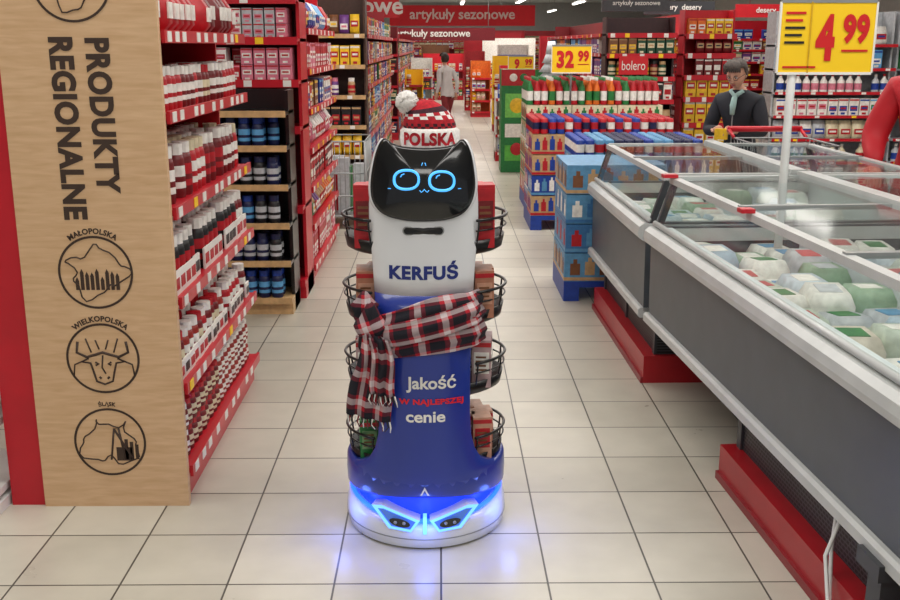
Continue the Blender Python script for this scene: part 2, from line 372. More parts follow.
b.ell((X+.2,13.195,.85),(.1,.01,.1),yl); b.ell((X+.2,13.19,.3),(.08,.01,.08),r_); b.ell((X+.15,13.19,1.2),(.05,.01,.05),w_); b.ell((X+.28,13.19,1.2),(.05,.01,.05),gr)
b.build('cardboard_display_stand')
LV3=[.1,.4,.7,1.0,1.25,1.5,1.72]
shelf('seasonal_shelf','seasonal_gift_boxes','-Y',11.6,1.85,2.62,.4,LV3,1.9,[('box',.1,.22,P_dark,1),('box',.12,.24,P_dark,1),('bag',.1,.2,P_mix,1),('box',.1,.2,[(w_,r_,r_),(bk,r_,w_)],1),('jar',.09,.18,P_dark,1),('box',.1,.18,P_dark,1)],frame=C(60,30,32),rows=1,railh=.05)
shelf('seasonal_aisle_shelf','grocery_packages','-X',1.85,12.05,18,.4,LV3,1.9,[('box',.15,.2,P_mix,1)]*6,frame=DRED,rows=1,tick=.5)
shelf('promo_shelf','yellow_promo_boxes','-Y',12.2,2.86,3.45,.4,LV3,2.0,[('box',.13,.26,[(yl,r_,w_),(yl,w_,r_)],1)]*4+[('box',.1,.2,P_red,1),('bag',.1,.18,P_dark,1),('box',.1,.18,P_mix,1)],frame=RED,rows=1,railh=.06)
shelf('promo_aisle_shelf','grocery_packages','-X',2.86,12.65,20,.4,LV3,2.0,[('box',.15,.2,P_red,1),('box',.15,.2,P_mix,1)]*3,frame=RED,rows=1,tick=.4,railh=.06)
for k,(a0,a1) in enumerate(((3.62,4.9),(4.95,6.3),(6.35,7.8),(7.85,9.4))):
    shelf('household_shelf','household_packages','-Y',11.2,a0,a1,.45,[.1,.35,.6,.85,1.1,1.35,1.6],1.95,
     [('box',.13,.2,P_white,1),('bottle',.1,.2,P_white,1),('bag',.14,.2,P_white+P_mix[:3],1),('box',.11,.19,P_white,1),('bottle',.09,.2,P_white,1),('box',.12,.2,P_mix,1),('bag',.14,.2,P_white,1)],frame=lg,rows=1,tick=.3,railh=.03)
shelf('washing_product_shelf','washing_product_packages','-X',5.2,5.0,10.6,.45,[.1,.4,.7,1.0,1.3,1.6],1.95,[('box',.15,.25,P_white,1),('bottle',.1,.24,P_white,1),('bag',.15,.24,P_mix,1)]*2,frame=lg,rows=1,railh=.04)
for nm,x,wd,y,hh,fm in (('red',.9,.34,15.5,1.3,RED),('green',1.2,.6,16.9,1.2,gr),('yellow',1.0,.7,19.6,1.4,YEL),('blue',1.2,.6,21.5,1.4,bl),('island',-.5,1.2,31,1.35,RED),('white',1.5,.8,27,1.6,w_),('corner',2.3,1.2,24,1.8,RED),('tall',1.3,1.6,31.8,1.8,w_),('far',.8,2,35,2.0,RED),('low',.7,.45,23.6,1.25,or_),('cereal',-.66,.34,19.5,1.15,YEL),('toy',.62,.5,26,1.45,r_),('gift',-.68,.5,24.5,1.3,w_),('bakery',-.6,.9,34,1.6,br_),('candy',.78,.3,14.5,.95,w_)):
    shelf('promo_display_%s_stand'%nm,'promo_goods','-Y',y,x,x+wd,.42,[.12,.37,.62,.87],hh,[(random.choice(('box','bag','jar')),.1,.2,P_mix+P_white,1)]*4,frame=fm,rows=1,tick=.5)
for i,(x,y,wd) in enumerate(((-3,37,6),(3.0,38,5),(4.5,22,3),(5.5,30,5),(-5,24,3.5))):
    shelf('%s_section_shelf'%'bakery dairy drinks toys produce'.split()[i],'grocery_packages','-Y',y,x,x+wd,.5,LV3,2.1,[('box',.2,.2,P_mix,1)]*7,frame=RED,rows=1,tick=.6)

def price_sign(name,X,Y,z0,z1,w,big,small,pole_x,pole_z0,extra=False):
    p=empty(name); b=MB()
    b.box(X-w/2,X+w/2,Y,Y+.008,z0,z1,YEL); h=z1-z0
    for a in((X-w/2-.006,X-w/2+.002),(X+w/2-.002,X+w/2+.006)): b.box(a[0],a[1],Y-.003,Y+.011,z0,z1,LAB)
    b.box(X-w/2,X+w/2,Y-.003,Y+.011,z1-.004,z1+.012,GREY); b.box(X-w/2,X+w/2,Y-.003,Y+.011,z0-.008,z0+.003,LAB)
    put_text(b,big,SRED,lambda x,y:(X+(-w*.02 if extra else -w*.16)+x,Y-.004,z0+h*.5+y),h=h*.66,w=w*(.2 if len(big)==1 else .44),bold=.05)
    put_text(b,small,SRED,lambda x,y:(X+w*.3+x,Y-.004,z0+h*.62+y),h=h*.42,w=w*.28,bold=.05)
    b.box(X+w*.16,X+w*.44,Y-.004,Y-.003,z0+h*.3,z0+h*.33,SRED)
    if extra:
        b.box(X-w*.19,X-w*.175,Y-.004,Y-.003,z0,z1,C(210,165,20))
        for k in range(5): b.box(X-w*.45,X-w*(.24+.03*(k%2)),Y-.004,Y-.003,z1-.05-k*.03,z1-.04-k*.03,SRED if k<2 else bk)
        b.box(X-w*.45,X-w*.1,Y-.004,Y-.003,z0+.02,z0+.028,SRED)
    b.build('sign_panel',p)
    q=MB(); q.tube([(pole_x,Y+.02,pole_z0),(pole_x,Y+.02,z1+.4 if extra else z1)],.018 if extra else .01,WHITE if extra else GREY,10)
    if extra: q.box(pole_x-.06,pole_x+.06,Y-.04,Y+.08,pole_z0-.015,pole_z0,GREY)
    q.build('pole',p)
    return p
price_sign('price_sign',1.63,4.42,1.485,1.775,.40,'4','99',1.50,.44,extra=True)
price_sign('price_sign',1.27,10.1,1.34,1.59,.38,'32','99',1.27,1.03)
price_sign('price_sign',1.10,14.2,1.25,1.45,.34,'9','99',1.24,0)
def hang(name,X0,X1,Y,z0,z1,m,t,tm,th):
    p=empty(name); b=MB(); b.box(X0,X1,Y,Y+.05,z0,z1,m)
    if t: put_text(b,t,tm,lambda x,y:((X0+X1)/2+x,Y-.01,(z0+z1)/2+y),h=th,bold=.02)
    for x in(X0+.2,X1-.2): b.tube([(x,Y+.02,z1),(x,Y+.02,CH)],.01,GREY,5)
    b.build('banner_panel',p)
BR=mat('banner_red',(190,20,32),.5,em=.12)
hang('hanging_banner',-1.9,3.6,40,2.3,3.05,BR,'artykuły sezonowe',LAB,.5)
hang('seasonal_banner',-2.0,1.6,30.5,1.72,2.08,C(120,24,36),'artykuły sezonowe',LAB,.27)
hang('category_banner',-3.2,-1.0,26,2.25,2.7,BR,'sezonowe',LAB,.3)
hang('desserts_sign',2.9,3.9,15,2.02,2.2,DGREY,'desery  desery',LAB,.1)
hang('dairy_sign',4.2,5.4,15,1.98,2.16,BR,'desery  desery',LAB,.1)
hang('aisle_sign',1.9,2.7,12.4,1.98,2.16,C(70,70,74),'artykuły sezonowe',LAB,.07)
b=MB(); b.box(1.98,2.3,11.55,11.575,1.28,1.48,BR); put_text(b,'bolero',LAB,lambda x,y:(2.14+x,11.545,1.38+y),h=.1,w=.26); b.build('brand_sign')
b=MB(); 
for i in range(5): b.lathe(1.52,14.3,[(.26-.045*i,1.0+.12*i),(.05,1.0+.12*i+.17)],C(215,224,228),12)
b.lathe(1.52,14.3,[(.03,0),(.03,1.05)],br_,6); b.lathe(1.52,14.3,[(.2,0),(.2,.03)],br_,12); b.build('frosted_tree')

FG=mat('freezer_grey',(84,89,94),.4,.2); FL=mat('freezer_light_rail',(190,193,192),.3); FRED=mat('freezer_red_base',(170,24,34),.35)
LIN=mat('freezer_liner',(225,230,232),.5)
def grille_mat():
    m=bpy.data.materials.new('freezer_grille'); m.use_nodes=True; nt=m.node_tree; b=nt.nodes['Principled BSDF']
    tc=nt.nodes.new('ShaderNodeTexCoord'); sp=nt.nodes.new('ShaderNodeSeparateXYZ'); cb=nt.nodes.new('ShaderNodeCombineXYZ')
    nt.links.new(tc.outputs['Object'],sp.inputs[0]); nt.links.new(sp.outputs[1],cb.inputs[0]); nt.links.new(sp.outputs[2],cb.inputs[1])
    br=nt.nodes.new('ShaderNodeTexBrick'); br.offset=.5; br.inputs['Scale'].default_value=1; br.inputs['Brick Width'].default_value=.022; br.inputs['Row Height'].default_value=.014; br.inputs['Mortar Size'].default_value=.0026
    br.inputs['Color1'].default_value=lin((8,8,9)); br.inputs['Color2'].default_value=lin((14,14,15)); br.inputs['Mortar'].default_value=lin((70,70,72))
    nt.links.new(cb.outputs[0],br.inputs['Vector']); nt.links.new(br.outputs[0],b.inputs['Base Color']); b.inputs['Roughness'].default_value=.5; return m
GR=grille_mat()
def freezer(loc,ang,y0,y1,by0,by1,W=1.34):
    p=empty('chest_freezer',loc,(0,0,math.radians(ang))); b=MB()
    b.box(-.02,W,by0,by1,0,.135,FRED)
    b.box(-.032,-.02,by0,by1,.0,.03,DRED)
    b.box(.045,W-.045,by0+.03,by1-.03,.135,.37,GR)
    for y in(by0+.03,by1-.06,(by0+by1)/2): b.box(.035,.05,y,y+.04,.135,.37,DGREY)
    def prof(pts,m,smooth=False):
        for side in(0,1):
            q=[(x if side==0 else W-x,z) for x,z in pts]
            r0=[(x,y0,z) for x,z in q]; r1=[(x,y1,z) for x,z in q]
            b.rings([r0,r1],m,smooth)
    prof([(.03,.34),(-.03,.36),(-.035,.72),(.03,.74)],FG)
    prof([(.03,.325),(-.045,.325),(-.055,.335),(-.055,.365),(-.045,.375),(.03,.375)],FL)
    prof([(.03,.70),(-.045,.70),(-.066,.715),(-.072,.74),(-.066,.768),(-.045,.785),(.03,.785)],FL)
    b.box(.03,W-.03,y0,y1,.34,.40,FG)
    for a,c in((y0,y0+.04),(y1-.04,y1)):
        b.box(0,W,a,c,.34,.79,FG)
        b.box(-.05,W+.05,a-.004,c+.004,.72,.78,FL)
    b.box(.03,.05,y0+.04,y1-.04,.40,.785,LIN); b.box(W-.05,W-.03,y0+.04,y1-.04,.40,.785,LIN); b.box(.05,W-.05,y0+.04,y1-.04,.40,.42,LIN)
    b.box(W/2-.012,W/2+.012,y0+.04,y1-.04,.42,.72,LIN)
    for x in(.055,W-.055): b.box(x-.018,x+.022,y0,y1,.985,1.012,FL)
    b.box(W/2-.035,W/2+.035,y0,y1,.99,1.035,FL)
    n=max(2,round((y1-y0)/.95))
    for i in range(n+1):
        y=y0+(y1-y0)*i/n; e=.014
        yy=min(max(y,y0+e),y1-e)
        b.box(.05,W-.05,yy-e,yy+e,1.0,1.018,FL if i in(0,n) else GREY)
        if i in(0,n):
            for s in(0,1):
                xs=[-.02,.045]; 
                q=[(xs[0],.785),(xs[0]+.03,.785),(xs[1]+.03,.99),(xs[1],.99)]
                if s: q=[(W-x,z) for x,z in q]
                b.rings([[(x,yy-e,z) for x,z in q],[(x,yy+e,z) for x,z in q]],DGREY,False)
    b.tube([(-.02,y0,.8),(-.02,y1,.8)],.012,FL,8)
    b.build('cabinet',p)
    g=MB()
    for s in(0,1):
        q=[(-.015,.79),(.045,.988)]
        if s: q=[(W-x,z) for x,z in q]
        g.add([(q[0][0],y0,q[0][1]),(q[0][0],y1,q[0][1]),(q[1][0],y1,q[1][1]),(q[1][0],y0,q[1][1])],[(0,1,2,3)],GLASS)
    g.add([(.06,y0,1.006),(W/2,y0,1.02),(W/2,y1,1.02),(.06,y1,1.006)],[(0,1,2,3)],GLASS)
    g.add([(W-.06,y0,1.006),(W/2,y0,1.02),(W/2,y1,1.02),(W-.06,y1,1.006)],[(0,1,2,3)],GLASS)
    for y in(y0+.006,y1-.006): g.add([(-.01,y,.79),(W+.01,y,.79),(W-.05,y,1.0),(.05,y,1.0)],[(0,1,2,3)],GLASS)
    g.build('glass_lids',p)
    f=MB(); fp=[w_,w_,lg,C(200,212,220),C(170,190,205),C(205,215,205),C(190,200,185),C(215,205,190),C(150,175,150),C(225,222,215)]
    y=y0+.07
    while y<y1-.22:
        for x in (.06,.225,.39,W/2+.03,W/2+.195,W/2+.36):
            c=random.choice(fp); h=random.uniform(.24,.35)
            M=Matrix.Translation((x+.08,y+.09,.42))@Matrix.Rotation(random.uniform(-.15,.15),4,'Z')@Matrix.Rotation(random.uniform(-.12,.12),4,'X')
            hx,hy=.075,.088
            rs=[[(sx*hx*k,sy*hy*k,zz) for sx,sy in((-1,-1),(0,-1.04),(1,-1),(1.03,0),(1,1),(0,1.04),(-1,1),(-1.03,0))] for k,zz in((.9,0.01),(1,.04),(1,h-.04),(.8,h))]
            f.rings(rs,c,True,M=M)
            f.box(-.04,.04,-.045,.045,h,h+.002,random.choice([lb,w_,w_,C(190,80,80),gr,w_,lg]),M=M)
        y+=.19
    f.build('frozen_food_packs',p)
    return p
freezer((1.005,4.72,0),1.0,.02,1.54,.0,1.46)
pN=freezer((1.012,4.70,0),3.4,-3.6,-.04,-3.4,-1.1)
b=MB(); b.box(-.005,.06,-.10,-.05,1.015,1.03,RED); b.box(.0,.05,-1.1,-1.05,1.015,1.03,RED); b.build('red_tag',pN)
b=MB()
for k in(0,.03):
    b.tube([(.03,-2.0-k*2,.36),(-.0,-2.03-k,.3),(-.02-k,-2.06-k,.2),(-.04-k*.6,-2.12-k,.08),(-.07,-2.25-k*3,.012),(-.06,-2.5,.012)],.006,WHITE,6)
b.build('power_cable',pN)
b=MB(); b.box(-.07,-.0,-2.42,-2.30,.30,.345,DGREY); b.box(-.05,.03,-2.40,-2.33,.12,.30,DGREY); b.build('leg_bracket',pN)

# ------------------------------------------------ robot
RW=mat('robot_white',(224,226,230),.25,coat=.4,var=.01); RB=mat('robot_blue',(34,56,148),.28,coat=.4,var=.02); NAVY=mat('text_navy',(28,44,120),.4)
SCR=mat('screen_black',(9,10,14),.12,coat=.6,var=.02); CYE=mat('eye_cyan',(70,160,230),.4,em=1.3)
LED=mat('led_blue',(20,60,255),.4,em=6.0); LEDB=mat('led_bright',(90,150,255),.4,em=2.2); LEDD=mat('led_dim',(20,50,210),.4,em=1.6)
RO=empty('cat_faced_delivery_robot',(-.052,3.30,0))
def rf(a): return max(0,-math.sin(a))**2
N=64
def ringz(prof):
    return [[(r*math.cos(2*math.pi*j/N),r*math.sin(2*math.pi*j/N),zf(rf(2*math.pi*j/N))) for j in range(N)] for r,zf in prof]
b=MB()
b.rings(ringz([(.255,lambda f:0),(.270,lambda f:.010),(.275,lambda f:.05),(.273,lambda f:.085-.015*f),(.264,lambda f:.114-.03*f),(.235,lambda f:.122-.032*f),(.16,lambda f:.125-.03*f)]),RW)
b.rings(ringz([(.2745,lambda f:.038),(.2762,lambda f:.040),(.2745,lambda f:.042)]),GREY,cap0=False,cap1=False)
b.build('base',RO)
b=MB(); b.rings(ringz([(.236,lambda f:.118-.03*f),(.236,lambda f:.16+.04*f)]),LEDD,cap0=False,cap1=False)
b.tube([(.256*math.cos(a),.256*math.sin(a),.130-.032*rf(a)) for a in [2*math.pi*i/N for i in range(N)]],.0075,LED,6,closed=True)
b.build('led_ring',RO)
b=MB()
b.rings(ringz([(.225,lambda f:.150+.035*f),(.264,lambda f:.147+.037*f),(.270,lambda f:.157+.037*f),(.272,lambda f:.20+.015*f),(.270,lambda f:.245),(.264,lambda f:.258),(.250,lambda f:.258),(.245,lambda f:.235),(.1,lambda f:.235)]),RB)
R0=.2715
def lean(z): return .05*min(1,max(0,(z-.25)/.85))
def yf(x,z): return -math.sqrt(max(R0*R0-x*x,0))+lean(z)
def wz(z):
    T=[(.22,.264),(.245,.26),(.255,.238),(.27,.208),(.29,.183),(.33,.162),(.38,.150),(.46,.146),(.60,.147),(.85,.156),(.98,.164),(1.06,.171),(1.14,.170),(1.2,.165)]
    for (a,p),(c,q) in zip(T,T[1:]):
        if z<=c: return p+(q-p)*(z-a)/(c-a)
    return T[-1][1]
def pring(z,n=18):
    w=wz(z); r=[]
    for i in range(n+1):
        s=math.sin(math.pi*(i/n-.5)); r.append((w*s,yf(w*s,z)+.016*abs(s)**10,z))
    for i in range(n+1):
        s=-math.sin(math.pi*(i/n-.5)); r.append((w*s*.97,yf(w*s,z)+.05-.01*abs(s)**6,z))
    return r
zsb=[.22,.235,.245,.25,.255,.262,.27,.28,.29,.31,.33,.355,.38,.42,.46,.52,.6,.7,.78,.846]
b.rings([pring(z) for z in zsb],RB)
b.build('blue_body_shell',RO)
b=MB(); b.rings([pring(z) for z in (.846,.9,.96,1.0,1.04,1.08,1.12,1.16,1.2)],RW)
def rc(z,w,y0,y1): 
    r=[]
    for i in range(24):
        a=2*math.pi*i/24; cx=math.copysign(abs(math.cos(a))**.5,math.cos(a)); sy=math.copysign(abs(math.sin(a))**.5,math.sin(a))
        r.append((w*cx,(y0+y1)/2+(y1-y0)/2*sy,z))
    return r
b.rings([rc(z,w,.13,y1) for z,w,y1 in((.235,.16,.23),(.4,.125,.215),(.8,.125,.21),(1.12,.15,.21),(1.2,.15,.19))],RW)
b.build('white_body_shell',RO)
PX=[(385,141),(378,152),(373,172),(371,192),(374,208),(385,220),(405,226),(427,227.5),(450,226),(468,220),(478,208),(482,192),(481,174),(477,154),(470,142),(462,147),(450,150.5),(427,152),(405,150),(393,146)]
PP=[((x-427)*.00284,(187-y)*.00286) for x,y in PX]
def cat(P,k=4):
    o=[];n=len(P)
    for i in range(n):
        a,p,q,c=[Vector(P[(i+d)%n]) for d in(-1,0,1,2)]
        for j in range(k):
            t=j/k; o.append(tuple(.5*((2*p)+(-a+q)*t+(2*a-5*p+4*q-c)*t*t+(-a+3*p-3*q+c)*t**3)))
    return o
OUT=cat(PP)
HM=Matrix.Translation((.0,-.205,1.195))@Matrix.Rotation(math.radians(-11),4,'X')
def hring(s,sz,y,dz=0,crv=0): return [(x*s,y+crv*(x*s)**2,zz*sz+dz) for x,zz in OUT]
b=MB()
b.rings([hring(1.0,1.0,.012,crv=1.1),hring(1.05,1.035,.014,crv=1.1),hring(1.075,1.05,.030,crv=1.0),hring(1.08,1.04,.06,crv=.7),hring(1.07,1.02,.10),hring(1.02,.95,.17,-.004),hring(.93,.84,.24,-.008),hring(.7,.62,.30,-.012),hring(.3,.3,.325,-.014)],RW,M=HM,cap0=True)
b.build('head_shell',RO)
b=MB()
def sy(r,x): return -.006-.022*(1-r*r)+1.1*x*x
def sring(r): return [(x*r,sy(r,x*r),zz*r) for x,zz in OUT]
b.rings([hring(1.0,1.0,.02,crv=1.1),hring(1.005,1.005,.0,crv=1.1)]+[sring(r) for r in(.985,.95,.85,.7,.5,.3,.1)],SCR,M=HM)
b.tube([HM@Vector((x*1.0,1.1*x*x-.001,zz*1.0)) for x,zz in OUT],.0035,BLACK,6,closed=True)
b.build('face_screen',RO)
b=MB()
def fs(x,z):
    r=min(1,math.hypot(x/.17,z/.13)); return -.006-.022*(1-r*r)+1.1*x*x-.003
def fpts(pts): return [HM@Vector((x,fs(x,z),z)) for x,z in pts]
for cx,cz in((-.050,.006),(.057,.002)):
    R=.034
    b.tube(fpts([(cx+R*1.1*math.copysign(abs(math.cos(a))**.85,math.cos(a)),cz+R*.84*math.copysign(abs(math.sin(a))**.85,math.sin(a))) for a in [2*math.pi*i/32 for i in range(32)]]),.0042,CYE,6,closed=True)
    b.tube(fpts([(cx-.018,cz+.008),(cx-.014,cz+.015),(cx-.006,cz+.018)]),.0018,CYE,5)
b.tube(fpts([(-.010,-.026),(-.005,-.032),(.0,-.028),(.004,-.023),(.008,-.028),(.013,-.032),(.018,-.026)]),.0014,CYE,5)
for sx in(-1,1): b.tube(fpts([(.004+sx*.102,-.020),(.004+sx*.111,-.019)]),.0012,CYE,5)
b.tube(fpts([(-.004,.048),(-.001,.057)]),.0012,CYE,5); b.tube(fpts([(.009,.048),(.006,.057)]),.0012,CYE,5)
b.build('face_display_icons',RO)
b=MB()
def surf(x,z,o=.0015): return (x,yf(x,z)-o,z)
def pill(cx,cz,w,h,m,o=.003):
    v=[surf(cx,cz,o)]
    for i in range(32):
        a=2*math.pi*i/32; x=math.copysign(min(abs(math.cos(a)*1.0),1)*h,math.cos(a))+ (w-h)*(1 if math.cos(a)>0 else -1); v.append(surf(cx+x,cz+h*math.sin(a),o))
    b.add(v,[(0,i+1,(i+1)%32+1) for i in range(32)],m)
pill(0,1.048,.064,.0135,GREY,.002); pill(0,1.048,.060,.0105,BLACK,.004)
put_text(b,'KERFUŚ',NAVY,lambda x,y:surf(x,.925+y),w=.214,h=.058,bold=.045)
put_text(b,'Jakość',LAB,lambda x,y:surf(.022+x,.565+y,.003),w=.158,h=.056,bold=.025)
put_text(b,'W NAJLEPSZEJ',mat('text_red',(225,30,45),.4),lambda x,y:surf(.022+x,.505+y,.003),w=.205,h=.024,bold=.045)
put_text(b,'cenie',LAB,lambda x,y:surf(.004+x,.458+y,.003),w=.125,h=.036,bold=.025)
b.add([(x,yf(x,z)-.004,z) for x,z in((0,.225),(-.015,.196),(-.009,.196),(0,.213),(.009,.196),(.015,.196))],[(0,1,2,3),(0,3,4,5)],LAB)
b.build('printed_markings',RO)
b=MB()
def sv(x,z,o): return (x,-math.sqrt(.272**2-x*x)-o,z)
for s in(-1,1):
    o=[(.016,.112),(.14,.150),(.176,.140),(.118,.074),(.045,.070)]
    i_=[(.030,.106),(.135,.138),(.155,.134),(.110,.082),(.048,.078)]
    v=[sv(s*x,z,.012) for x,z in o]+[sv(s*x,z,.010) for x,z in i_]
    b.add(v,[(k,(k+1)%5,(k+1)%5+5,k+5) for k in range(5)],LEDB)
    b.add([sv(s*x,z,.008) for x,z in i_],[(0,1,2,3,4)],mat('lens_frame',(70,110,190),.3,em=.5))
    v=[sv(s*x,z,.012) for x,z in o]+[(s*x*.92,-math.sqrt(.268**2-x*x)+.03,z) for x,z in o]
    b.add(v,[(k,(k+1)%5,(k+1)%5+5,k+5) for k in range(5)],RW)
    vv=[sv(s*.082,.100,.014)]+[sv(s*.082+(.034*math.cos(a)),.100+.0145*math.sin(a)+.1*s*.034*math.cos(a),.014) for a in [2*math.pi*k/24 for k in range(24)]]
    b.add(vv,[(0,k+1,(k+1)%24+1) for k in range(24)],SCR)
    b.ell((s*.068,-.279,.101),(.006,.003,.006),GREY,8,5); b.ell((s*.096,-.270,.1),(.006,.003,.006),GREY,8,5)
b.box(-.006,.006,-.286,-.255,.065,.125,LEDB)
b.build('front_sensor_lights',RO)
TZ=[.245,.50,.735,.965]; SY=.80
b=MB()
for z in TZ:
    b.lathe(0,.0,[(.240,z-.006),(.254,z+.002),(.262,z+.040),(.256,z+.040),(.244,z+.010),(.02,z+.010)],BLACK,48,sy=SY)
    for s in(-1,1):
        for dz,rr,tr in((.105,.268,.005),(.072,.266,.003)):
            pts=[]
            for i in range(17):
                a=math.radians(-52+i*(115/16)); pts.append((s*rr*math.cos(a),rr*SY*math.sin(a),z+dz))
            b.tube(pts,tr,BLACK,6)
        for a in(-50,-20,15,45,62):
            a=math.radians(a); b.tube([(s*.258*math.cos(a),.258*SY*math.sin(a),z+.03),(s*.266*math.cos(a),.266*SY*math.sin(a),z+.075),(s*.268*math.cos(a),.268*SY*math.sin(a),z+.105)],.0032,BLACK,5)
b.tube([(.0,.14,.2),(.0,.14,1.1)],.02,GREY,8)
b.build('trays',RO)
b=MB()
kp=C(176,118,92); kp2=C(200,150,125); gp=C(180,150,152)
def pack(x,y,z,w,d,h,m1,m2,rot=0):
    M=Matrix.Translation((x,y,z))@Matrix.Rotation(rot,4,'Z')
    b.box(-w/2,w/2,-d/2,d/2,0,h,m1,M=M); b.box(-w*.4,w*.4,-d/2-.002,-d/2,h*.3,h*.75,m2,M=M)
    for k in range(4): b.box(-w*.3,w*.3*(1-.2*(k%2)),-d/2-.003,-d/2-.002,h*(.36+.09*k),h*(.40+.09*k),br_,M=M)
    b.box(-w/2-.002,w/2+.002,-d*.4,d*.4,h*.35,h*.7,m2,M=M); b.box(-w*.5,w*.5,-d/2-.0015,-d/2,h*.86,h*.95,r_,M=M)
for s in(-1,1):
    for li,(m1,m2,h) in enumerate((((gr,C(120,160,110),.14) if s<0 else (kp2,r_,.15)),((gp,w_,.16)),((kp,kp2,.155)),((r_,dr,.20)))):
        z=TZ[li]+.011
        for j in range(3):
            pack(s*(.205-.03*abs(j-.6)),-.095+j*.075,z,.062,.066,h*(1-.04*j),m1,m2,s*random.uniform(-.1,.2))
            if j<2: pack(s*.138,-.065+j*.075,z,.055,.06,h,[kp2,gp,kp,r_][li],w_)
b.build('tray_groceries',RO)
def plaid():
    m=bpy.data.materials.new('plaid_wool'); m.use_nodes=True; nt=m.node_tree; bs=nt.nodes['Principled BSDF']
    tc=nt.nodes.new('ShaderNodeTexCoord'); sp=nt.nodes.new('ShaderNodeSeparateXYZ'); nt.links.new(tc.outputs['UV'],sp.inputs[0])
    def M(op,a,bv=None):
        n=nt.nodes.new('ShaderNodeMath'); n.operation=op
        for i,x in enumerate((a,bv)):
            if x is None: continue
            if isinstance(x,(int,float)): n.inputs[i].default_value=x
            else: nt.links.new(x,n.inputs[i])
        return n.outputs[0]
    fr=[M('FRACT',M('MULTIPLY',sp.outputs[k],1/.092)) for k in(0,1)]
    d=[M('LESS_THAN',f,.48) for f in fr]
    wv=[M('MULTIPLY',M('GREATER_THAN',f,.62),M('LESS_THAN',f,.84)) for f in fr]
    s=M('MULTIPLY',M('ADD',d[0],d[1]),.5)
    cr=nt.nodes.new('ShaderNodeValToRGB'); cr.color_ramp.interpolation='CONSTANT'; e=cr.color_ramp.elements
    e[0].position=0; e[0].color=lin((172,26,42)); e[1].position=.3; e[1].color=lin((92,26,40)); q=e.new(.8); q.color=lin((24,24,34))
    nt.links.new(s,cr.inputs[0])
    wf=M('MULTIPLY',M('ADD',wv[0],wv[1]),.46)
    mx=nt.nodes.new('ShaderNodeMixRGB'); nt.links.new(wf,mx.inputs[0]); nt.links.new(cr.outputs[0],mx.inputs[1]); mx.inputs[2].default_value=lin((212,204,206))
    nt.links.new(mx.outputs[0],bs.inputs['Base Color']); bs.inputs['Roughness'].default_value=.95
    no=nt.nodes.new('ShaderNodeTexNoise'); no.inputs['Scale'].default_value=260; bp=nt.nodes.new('ShaderNodeBump'); bp.inputs['Strength'].default_value=.5; bp.inputs['Distance'].default_value=.002
    nt.links.new(no.outputs[0],bp.inputs['Height']); nt.links.new(bp.outputs[0],bs.inputs['Normal'])
    return m
PL=plaid()
b=MB()
def ribbon(path,K=30,thick=.016,amp=.009,folds=3,ph=0,u0=0):
    rs=[];uv=[];u=u0;prev=None
    for i,(c,ac,nr,w) in enumerate(path):
        c=Vector(c);ac=Vector(ac).normalized();nr=Vector(nr).normalized()
        if prev is not None: u+=(c-prev).length
        prev=c; t=i/len(path); r=[]
        for k in range(K):
            a=2*math.pi*k/K; ca,sa=math.cos(a),math.sin(a)
            v=math.copysign(abs(ca)**.8,ca)*w/2
            th=math.copysign(abs(sa)**.6,sa)*thick
            rip=amp*math.sin(folds*math.pi*(v/w)*2+ph+2.5*t)*(1 if sa>0 else .0)+ .3*amp*math.sin(14*t+9*v/w)*(sa>0)
            r.append(tuple(c+ac*v+nr*(th+rip*abs(sa)))); uv.append((u,v*1.6+.3))
        rs.append(r)
    b.rings(rs,PL,True,uv=uv)
path=[]
for i in range(28):
    t=i/27; x=.184-.341*t; z=.765-.05*t+.012*math.sin(t*4)
    xx=max(-.154,min(.154,x)); y=yf(xx,z)-.016
    if x>.154: y+=(x-.154)*2.2+.004
    nr=Vector((xx,yf(xx,z)-.05,0)); path.append(((x,y,z),(-.12,0,1),(nr.x*1.2,nr.y,0),.165+.02*math.sin(t*5)))
ribbon(path,folds=3.2,ph=.5,amp=.012)
path=[]
for i in range(22):
    t=i/21; x=.17-.30*t; z=.795-.075*t
    xx=max(-.152,min(.152,x)); path.append(((x,yf(xx,z)-.036+(.03 if i==0 else 0),z),(-.2,0,1),(xx,-.25,0),.075))
ribbon(path,thick=.012,folds=1.5,amp=.006,u0=.3)
def kf(p,q):
    s=1+.12*math.sin(5*math.atan2(p.z,p.x))+.08*math.sin(9*p.z); return q*s
o=len(b.v); b.ell((-.165,-.240,.735),(.047,.036,.082),PL,24,16,fn=kf)
b.uv[o:]=[(v[0]*1.2+v[2]*.5,v[2]*1.1-v[0]*.4) for v in b.v[o:]]; 
o=len(b.v); b.ell((-.185,-.215,.80),(.04,.03,.05),PL,20,12,fn=kf)
b.uv[o:]=[(v[0]*1.2,v[2]*1.3) for v in b.v[o:]]
def tail(x0,z0,x1,z1,y0,y1,w0,w1,ph,tl):
    path=[]
    for i in range(24):
        t=i/23; path.append(((x0+(x1-x0)*t**1.1+.008*math.sin(5*t),y0+(y1-y0)*t,z0+(z1-z0)*t),(1,.12,-.28+tl),(.1,-1,0),w0+(w1-w0)*min(1,t*1.6)))
    ribbon(path,folds=2.6,amp=.013,ph=ph,thick=.010,u0=ph)
    ex,ey,ez=path[-1][0]; ac=Vector((1,.12,-.28+tl)).normalized()
    for k in range(16):
        p=Vector((ex,ey,ez))+ac*(w1*(k/15-.5)*.95)
        b.tube([p,p+Vector((random.uniform(-.006,.006),-.004,-.018)),p+Vector((random.uniform(-.01,.01),0,-.036))],[.003,.0025,.0015],[LAB,dr,bk][k%3],5)
tail(-.155,.73,-.168,.46,-.262,-.268,.07,.145,.3,0)
tail(-.14,.72,-.122,.54,-.277,-.282,.06,.08,1.3,.1)
b.build('plaid_scarf',RO)
